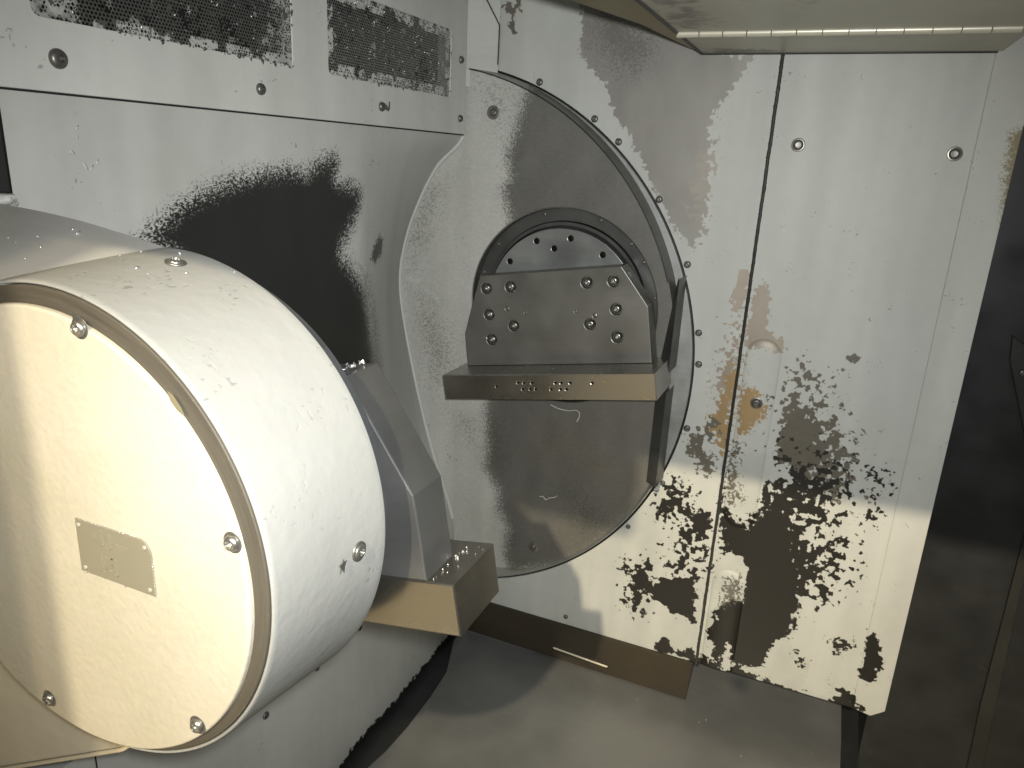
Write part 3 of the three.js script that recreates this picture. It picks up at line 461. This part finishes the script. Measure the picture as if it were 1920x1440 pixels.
// ---------------------------------------------------------------- vent box, upper left
{
  const t = thing('vent_box', 'light grey sheet metal box with two perforated grilles, upper left', 'vent box');
  const mat = surface(0.0, 0.95, 0.27, 0.62, 1024, 380, (u, v) => mist(u, v, 4, [0.54, 0.545, 0.52, 0.5, 0]));
  const rr = (s, u0, u1, v0, v1, r) => { const h = new THREE.Path(); h.moveTo(u0 + r, v0); h.lineTo(u1 - r, v0); h.quadraticCurveTo(u1, v0, u1, v0 + r); h.lineTo(u1, v1 - r); h.quadraticCurveTo(u1, v1, u1 - r, v1); h.lineTo(u0 + r, v1); h.quadraticCurveTo(u0, v1, u0, v1 - r); h.lineTo(u0, v0 + r); h.quadraticCurveTo(u0, v0, u0 + r, v0); s.holes.push(h); };
  // drawn in (z, y), then stood on the plane x = -0.18
  const s = shapeOf([[0.036, 0.2875], [0.93, 0.2875], [0.93, 0.62], [0.036, 0.62]]);
  const G = [[0.449, 0.742, 0.340, 0.436], [0.0865, 0.3865, 0.339, 0.4335]]; for (const [a, b, c, d] of G) rr(s, a, b, c, d, 0.008);
  const stand = (g, x) => { const p = g.attributes.position; for (let i = 0; i < p.count; i++) { const u = p.getX(i), w = p.getZ(i); p.setX(i, x + w); p.setZ(i, u); } g.computeVertexNormals(); return g; };
  part('front_panel', planar(stand(slab(s, -0.002, 0.0, 0.0005, 8), -0.18), 'z', 'y', mat), mat, t);
  G.forEach(([a, b, c, d], gi) => {
    const W = 1024, H = 330, col = new Uint8Array(W * H * 4), al = new Uint8Array(W * H * 4), orm = new Uint8Array(W * H * 4);
    for (let j = 0; j < H; j++) for (let i = 0; i < W; i++) {
      const u = a - 0.004 + (b - a + 0.008) * (i + .5) / W, v = c - 0.004 + (d - c + 0.008) * (j + .5) / H, p = 0.0036, row = Math.floor(v / (p * 0.866)), uu = u / p + (row & 1 ? 0.5 : 0);
      const fx = (uu - Math.floor(uu) - 0.5) * p, fy = (v / (p * 0.866) - row - 0.5) * p * 0.866, inHole = Math.hypot(fx, fy) < 0.00128;
      const edge = Math.min(u - a, b - u, v - c, d - v), n = fbm(u / 0.012, v / 0.012, 200 + gi, 4), n2 = fbm(u / 0.0025, v / 0.0025, 210 + gi, 2);
      const w0 = (u - a) / (b - a), pale = gi === 0 ? Math.max(sstep(0.78, 0.98, w0 + (n - 0.5) * 0.5), sstep(0.16, 0.02, w0 + (n - 0.5) * 0.25) * 0.8, edge < 0.009 ? sstep(0.42, 0.55, n) : 0, 0.5 * sstep(0.66, 0.74, n)) : Math.max(edge < 0.013 ? sstep(0.40, 0.55, n + (0.013 - edge) * 10) : 0, 0.5 * sstep(0.68, 0.76, n));
      const clog = (pale > 0.45 && n2 > 0.45) || n2 > 0.72 ? 1 : 0, k = (j * W + i) * 4, base = (gi ? 0.25 : 0.17) + 0.22 * pale * (0.5 + n2 * 0.9), gunk = n2 > 0.6 && fbm(u / 0.02, v / 0.02, 220 + gi, 3) > (gi ? 0.6 : 0.57) ? 0.2 : 1;
      col[k] = toS(base * gunk); col[k + 1] = toS(base * gunk); col[k + 2] = toS(base * gunk * 0.96); col[k + 3] = 255;
      al[k] = al[k + 1] = al[k + 2] = inHole && !clog ? 0 : 255; al[k + 3] = 255;
      orm[k] = 255; orm[k + 1] = 90 + 90 * pale; orm[k + 2] = 150 * (1 - pale); orm[k + 3] = 255;
    }
    const o = dataTex(orm, W, H, false);
    const gm = new THREE.MeshStandardMaterial({ map: dataTex(col, W, H, true), alphaMap: dataTex(al, W, H, false), alphaTest: 0.5, roughnessMap: o, metalnessMap: o, roughness: 1, metalness: 1, side: THREE.DoubleSide });
    gm.userData.range = [a - 0.004, b + 0.004, c - 0.004, d + 0.004];
    const pg = new THREE.PlaneGeometry(b - a + 0.008, d - c + 0.008); pg.rotateY(Math.PI / 2); pg.translate(-0.1826, (c + d) / 2, (a + b) / 2);
    part('grille', planar(pg, 'z', 'y', gm), gm, t, gi ? 'perforated grille clogged pale round its edge' : 'long perforated grille mostly dark with oil');
    // oily crust along the lower rim of the opening
    const cr = []; for (let i = 0; i < (gi ? 22 : 46); i++) { const u = a + (b - a) * (gi ? 0.3 + 0.7 * rnd() : Math.pow(rnd(), 1.6) * 0.8), k = new THREE.TetrahedronGeometry(0.0005 + rnd() * rnd() * 0.002, 1); k.scale(0.4, 0.8 + rnd(), 0.8 + rnd()); k.rotateX(rnd() * 3); k.translate(-0.1798, c + 0.001 - rnd() * 0.003, u); cr.push(k); }
    for (let i = 0; i < 16; i++) { const k = new THREE.TetrahedronGeometry(0.0005 + rnd() * 0.0014, 1); k.scale(0.4, 1, 1); k.rotateX(rnd() * 3); k.translate(-0.1798, c + (d - c) * rnd(), a + 0.001 - rnd() * 0.002); cr.push(k); }
    part('oil_crust', cr, M.bolt, t).userData.kind = 'stuff';
  });
  part('back_panel', block(-0.24, -0.23, 0.29, 0.62, 0.036, 0.93), M.hole, t);
  part('bottom_sheet', block(-0.24, -0.1797, 0.2857, 0.2873, 0.036, 0.93, 0.0003), M.hole, t);
  part('end_sheet', boxUV(block(-0.24, -0.1822, 0.2880, 0.62, 0.0335, 0.0355, 0.0005), M.paint), M.paint, t);
  for (const [y, z, r] of [[0.312, 0.7261, 0.0075], [0.3113, 0.503, 0.006], [0.3113, 0.2764, 0.006], [0.3107, 0.0536, 0.0055], [0.3959, 0.0548, 0.0055]]) bolt('bolt', r, 0.0045, [-0.18, y, z], 'x', M.bolt, t, 0.35);
  // smear of old oil hanging from the third bolt
  part('oil_smear', stand(slab(shapeOf([[0.2745, 0.3125], [0.2695, 0.3165], [0.2625, 0.3135], [0.2600, 0.3105], [0.2585, 0.3190], [0.2560, 0.3190], [0.2565, 0.3100], [0.2600, 0.3065], [0.2680, 0.3085], [0.2735, 0.3080]]), 0.0, 0.0005, 0), -0.1798), M.bolt, t);
  // chamfered post between the box and the rear wall
  const q = new THREE.BufferGeometry(); q.setAttribute('position', new THREE.Float32BufferAttribute([-0.181, 0.36, 0.034, -0.141, 0.36, 0.002, -0.141, 0.75, 0.002, -0.181, 0.75, 0.034], 3)); q.setIndex([0, 1, 2, 0, 2, 3]); q.computeVertexNormals();
  part('corner_post', boxUV(q, M.paint), M.paint, t);
  const seam = [[-0.1415, 0.395, 0.0025], [-0.1412, 0.452, 0.0025], [-0.165, 0.50, 0.022]].map((p) => new THREE.Vector3(p[0] + 0.0008, p[1], p[2] + 0.0008));
  part('seam_sealant', new THREE.TubeGeometry(new THREE.CatmullRomCurve3(seam, false, 'catmullrom', 0.05), 60, 0.0011, 6), M.rubber, t);
}

// ---------------------------------------------------------------- ceiling
{
  const t = struct('ceiling');
  const ceilStain = stainer([['soot', 0.05, 0.012, 0.8, [[0.176, 0.20], [0.22, 0.19], [0.235, 0.25], [0.23, 0.33], [0.30, 0.36], [0.33, 0.30], [0.345, 0.42], [0.176, 0.55]]], ['soot', 0.02, 0.008, 0.7, [[0.176, 0.005], [0.28, 0.0], [0.285, 0.03], [0.24, 0.05], [0.2, 0.055]]]], 150);
  const ceilMat = surface(0.17, 0.56, 0, 0.96, 300, 740, (u, v) => { const a = fbm(u / 0.07, v / 0.07, 151, 4), k = 1 + (a - 0.5) * 0.2; return ceilStain([0.46 * k, 0.445 * k, 0.365 * k, 0.42, 0.15], u, v); });
  for (const [z0, z1] of [[0.001, 0.168], [0.180, 0.95]]) part('ceiling_sheet', planar(slab(shapeOf([[0.176, 0.4095], [0.545, 0.4095], [0.545, 0.413], [0.176, 0.413]]), z0, z1, 0.0005), 'x', 'z', ceilMat), ceilMat, t);
  const pin = [0.13, 0.176, 0.2036, 0.2312, 0.2588, 0.2864, 0.314, 0.3416, 0.3692, 0.3968, 0.4244, 0.452, 0.4796, 0.5072, 0.535];
  for (let i = 1; i < pin.length - 1; i++) { const g = new THREE.CylinderGeometry(0.0048, 0.0048, pin[i + 1] - pin[i] - 0.0012, 14); g.rotateZ(Math.PI / 2); g.translate((pin[i] + pin[i + 1]) / 2, 0.4085, 0.174); part('hinge_knuckle', g, plain(0.6, 0.57, 0.47, 0.35, 0.25), t); }
  // yellow passivated flange that closes the slanting gap on the left
  const q = new THREE.ExtrudeGeometry(shapeOf([[0.1755, 0.02], [0.1755, 0.8], [0.02, 0.8], [0.1035, 0.386], [0.1455, 0.230], [0.1690, 0.04]]), { depth: 0.003, bevelEnabled: false }); q.rotateX(Math.PI / 2); q.scale(1, -1, 1); q.translate(0, 0.4105, 0);
  q.computeVertexNormals(); part('side_flange', boxUV(q, M.chromate), M.chromate, t);
  const d = new THREE.TubeGeometry(new THREE.CatmullRomCurve3([[0.177, 0.409, 0.004], [0.177, 0.409, 0.78]].map((p) => new THREE.Vector3(...p))), 4, 0.0022, 6); part('seam_sealant', d, M.rubber, t);
  part('seam_sealant', new THREE.TubeGeometry(new THREE.CatmullRomCurve3([[0.176, 0.409, 0.002], [0.54, 0.409, 0.002]].map((p) => new THREE.Vector3(...p))), 4, 0.0018, 6), M.rubber, t);
  part('front_beam', boxUV(block(-0.45, 1.5, 0.409, 1.9, 0.951, 0.977), M.ceiling), M.ceiling, t);
}

// ---------------------------------------------------------------- floor tray
{
  const t = struct('floor');
  const g = slab(shapeOf([[-0.172, -0.04], [-0.140, -0.13], [-0.134, -0.20], [-0.133, -0.28], [-0.1365, -0.34], [-0.15, -0.42], [-0.16, -0.9], [0.518, -0.9], [0.536, 0.02], [0.536, 0.14], [-0.172, 0.14]]), -0.003, 0, 0.0006);
  g.rotateX(-Math.PI / 2); g.translate(0, -0.66, 0); part('tray_sheet', boxUV(g, M.tray), M.tray, t);
  part('channel', boxUV(block(-0.22, 0.0, -0.70, -0.672, -0.14, 0.9), M.black), M.black, t);
  part('sump', boxUV(block(0.45, 1.2, -0.80, -0.78, -0.3, 1.0), M.black), M.black, t);
}
{
  const t = thing('slotted_bar', 'dark brown steel bar with a pale strip in its slot, below the disc', 'bar');
  const s = shapeOf([[-0.16, -0.6565], [0.2775, -0.6585], [0.2812, -0.5800], [-0.16, -0.5800]]);
  const h = new THREE.Path(); h.moveTo(0.020, -0.634); h.lineTo(0.131, -0.6395); h.lineTo(0.131, -0.6465); h.lineTo(0.020, -0.641); h.closePath(); s.holes.push(h);
  part('bar_plate', boxUV(slab(s, -0.001, 0.004, 0.0008), M.brown), M.brown, t);
  const rod = new THREE.CapsuleGeometry(0.0032, 0.104, 4, 12); rod.rotateZ(Math.PI / 2 - 0.05); rod.translate(0.0755, -0.6402, -0.0005); part('slot_strip', rod, M.cream, t);
  part('slot_back', block(-0.02, 0.15, -0.655, -0.6, -0.008, -0.0045, 0), M.hole, t);
}

// ---------------------------------------------------------------- dark panel, right
{
  const t = thing('dark_side_panel', 'black side panel with a diagonal rail and bolts, far right edge', 'panel');
  part('panel_sheet', boxUV(block(0.585, 1.6, -1.1, 0.9, -0.16, -0.155), M.black), M.black, t);
  part('rail', boxUV(slab(shapeOf([[0.66, 0.035], [0.665, -0.005], [0.74, -0.20], [1.2, -0.62], [1.2, -0.36], [0.76, -0.03]]), -0.155, -0.148, 0.002), M.rail), M.rail, t);
  part('rib', boxUV(slab(shapeOf([[0.742, -0.20], [0.752, -0.22], [0.78, -0.78], [0.762, -0.9], [0.748, -0.6]]), -0.155, -0.149, 0.002), M.rail), M.rail, t);
  for (const [x, y] of [[0.685, -0.02], [0.742, -0.09]]) bolt('bolt', 0.0055, 0.004, [x, y, -0.148], 'z', M.bolt, t, 0.4);
}

// ---------------------------------------------------------------- outside the frame: the lamps, the open door with added light blockers, the front sill
{
  const t = thing('camera_flash', 'small white flash of the camera, outside the frame', 'flash');
  t.position.copy(FLASH_AT); t.lookAt(0.1, 0, 0);
  part('flash_window', new THREE.CircleGeometry(0.006, 24).translate(0, 0, -0.014), plain(0.8, 0.8, 0.8, 0.5, 0, { emissive: new THREE.Color(1, 1, 0.97), emissiveIntensity: 3 }), t);
  part('flash_housing', new THREE.CylinderGeometry(0.007, 0.007, 0.012, 24).rotateX(Math.PI / 2).translate(0, 0, -0.021), M.rail, t);
  const u = thing('hall_lamp', 'round warm ceiling lamp of the workshop behind the camera', 'lamp');
  u.position.copy(HALL_AT);
  part('bulb', new THREE.SphereGeometry(0.05, 24, 16), plain(0.9, 0.85, 0.7, 0.5, 0, { emissive: new THREE.Color(1, 0.83, 0.55), emissiveIntensity: 4 }), u);
  part('reflector', new THREE.LatheGeometry([[0.04, 0.16], [0.07, 0.15], [0.2, 0.02], [0.21, 0.0]].map(([a, b]) => new THREE.Vector2(a, b)), 32), M.ceiling, u);
  const d = thing('front_door', 'sliding front door of the machine with an added tinted strip and shade bar, behind the camera', 'door');
  part('door_leaf', block(-0.5, 0.072, 0.24, 1.4, 1.5, 1.53), M.paint, d);
  part('added_tint_strip', block(0.0722, 0.099, 0.24, 1.4, 1.51, 1.514, 0), new THREE.MeshPhysicalMaterial({ color: new THREE.Color(0.5, 0.48, 0.44), roughness: 0.05, transmission: 1, thickness: 0, ior: 1.5 }), d);  // added, unseen strip that half-blocks the hall lamp for a second shadow step
  part('added_shade_bar', block(-0.9, 0.274, 0.468, 0.66, 1.2, 1.22), M.paint, d);  // added bar out of view, keeps the warm lamp off the disc
  const f = thing('front_sill', 'cream painted sill deck of the machine, outside the frame below the camera', 'sill');
  part('sill_deck', boxUV(block(-1.3, 0.25, -0.54, -0.5, 1.08, 2.4), M.cream), M.cream, f);
}

// ---------------------------------------------------------------- chips
{
  const S = [];
  for (let i = 0; i < 130; i++) S.push([-0.1815, 0.342 + rnd() * 0.09, 0.455 + rnd() * 0.28, 0.7]);
  chips('grille_chips', 'bright metal chips stuck on the long dark grille', S, 0.0017);
  const T = []; for (let i = 0; i < 200; i++) T.push([-0.1815, 0.341 + rnd() * 0.09, 0.09 + rnd() * 0.29, 0.7]);
  chips('grille_chips', 'bright metal chips stuck on the short pale-edged grille', T, 0.0015);
  const D = []; for (let i = 0; i < 26; i++) { const x = -0.15 + rnd() * 0.2, z = 0.795 + rnd() * 0.07; const lo = x < -0.01 ? 0.1892 + (0.2050 - 0.1892) * Math.min(1, (-0.01 - x) / 0.13) ** 0.9 - (z - 0.79) * 0.19 : 0.0255 + Math.sqrt((0.1633 - (z - 0.79) * 0.104) ** 2 - (x + 0.006) ** 2); D.push([x, lo + 0.0009, z, 1]); }
  chips('drum_chips', 'bright metal chips scattered on top of the white drum', D, 0.0013);
  const c = Math.cos(9.5 * Math.PI / 180), s = Math.sin(9.5 * Math.PI / 180), W = (u, v, z, k) => [AX + u * c - v * s, AY + u * s + v * c, z, k];
  const N = []; for (let i = 0; i < 26; i++) { const k = rnd(); N.push(W(0.154 + (k < 0.6 ? rnd() * 0.005 : rnd() * 0.018), -0.0843, 0.688 + rnd() * 0.06, 0.4 + rnd() * rnd())); }
  chips('shelf_chips', 'bright metal chips on the shelf of the bracket behind the drum', N, 0.0013);
  const O = []; for (let i = 0; i < 30; i++) O.push(W(0.085 + rnd() * 0.025, 0.0662 + rnd() * 0.002, 0.712 + rnd() * 0.036, 1.1));
  chips('bracket_chips', 'bright metal chips on the top edge of the bracket behind the drum', O, 0.0014);
  const E = []; for (let i = 0; i < 26; i++) E.push(W(-0.1 + rnd() * 0.2, -0.0845, 0.073 + rnd() * 0.06, 0.8));
  chips('far_shelf_chips', 'fine bright metal chips on the shelf of the bolted bracket', E, 0.001);
  const B = []; for (const [x, y] of [[-0.1094, 0.0437], [-0.0665, 0.0439], [0.0619, 0.0432], [0.1041, 0.0431], [-0.11, 0.0006], [-0.0681, -0.0195], [-0.1103, -0.0413], [0.105, 0], [0.0615, -0.0215], [0.1035, -0.0429]]) for (let i = 0; i < 9; i++) { const a = rnd() * 6.28; B.push(W(x + Math.cos(a) * 0.0095, y + Math.sin(a) * 0.0095, 0.0705, 0.6)); }
  chips('bolt_chips', 'fine bright chips packed round the bolts of the bolted bracket', B, 0.0013);
  const F = []; for (let i = 0; i < 60; i++) { const z = 0.02 + rnd() * rnd() * 0.4; F.push([-0.12 + rnd() * 0.62, -0.6592, z, 0.4 + rnd() * 0.6]); }
  chips('floor_chips', 'small metal chips strewn over the grey floor tray', F, 0.0013);
  // two pale swarf curls clinging to the disc
  for (const [pts, label] of [[[[-0.005, -0.142], [0.012, -0.146], [0.030, -0.146], [0.040, -0.143], [0.047, -0.147], [0.046, -0.157], [0.043, -0.163]], 'pale swarf curl hanging from the shelf edge in front of the disc'], [[[-0.014, -0.315], [-0.008, -0.313], [-0.003, -0.318], [0.004, -0.313], [0.012, -0.3105], [0.018, -0.306]], 'short pale swarf curl stuck low on the grey disc']]) {
    const c = new THREE.CatmullRomCurve3(pts.map(([x, y], i) => new THREE.Vector3(x, y, 0.0315 + (i & 1) * 0.0006))), g = new THREE.TubeGeometry(c, 60, 0.0011, 5), q = g.attributes.position;
    for (let i = 0; i < q.count; i++) { const k = 0.5 + fbm(q.getX(i) * 300, q.getY(i) * 300, 171, 2); q.setZ(i, 0.0305 + (q.getZ(i) - 0.0305) * k); }
    g.computeVertexNormals(); const m = part(numbered('swarf_curl'), g, plain(0.6, 0.59, 0.55, 0.5, 0.2), scene); m.userData = { label, category: 'swarf' };
  }
  const Np = []; for (let i = 0; i < 40; i++) { const k = i / 40; Np.push(k < 0.4 ? [0.015 + k * 2.5 * 0.045, 0.0412, 0.8902, 0.7] : k < 0.75 ? [0.0668, 0.006 + (k - 0.4) / 0.35 * 0.025, 0.8902, 0.7] : [0.01 + (k - 0.75) * 4 * 0.055, 0.0062, 0.8902, 0.6]); }
  chips('plate_chips', 'tiny bright chips along the edges of the name plate', Np, 0.001);
}
renderer.render(scene, camera);
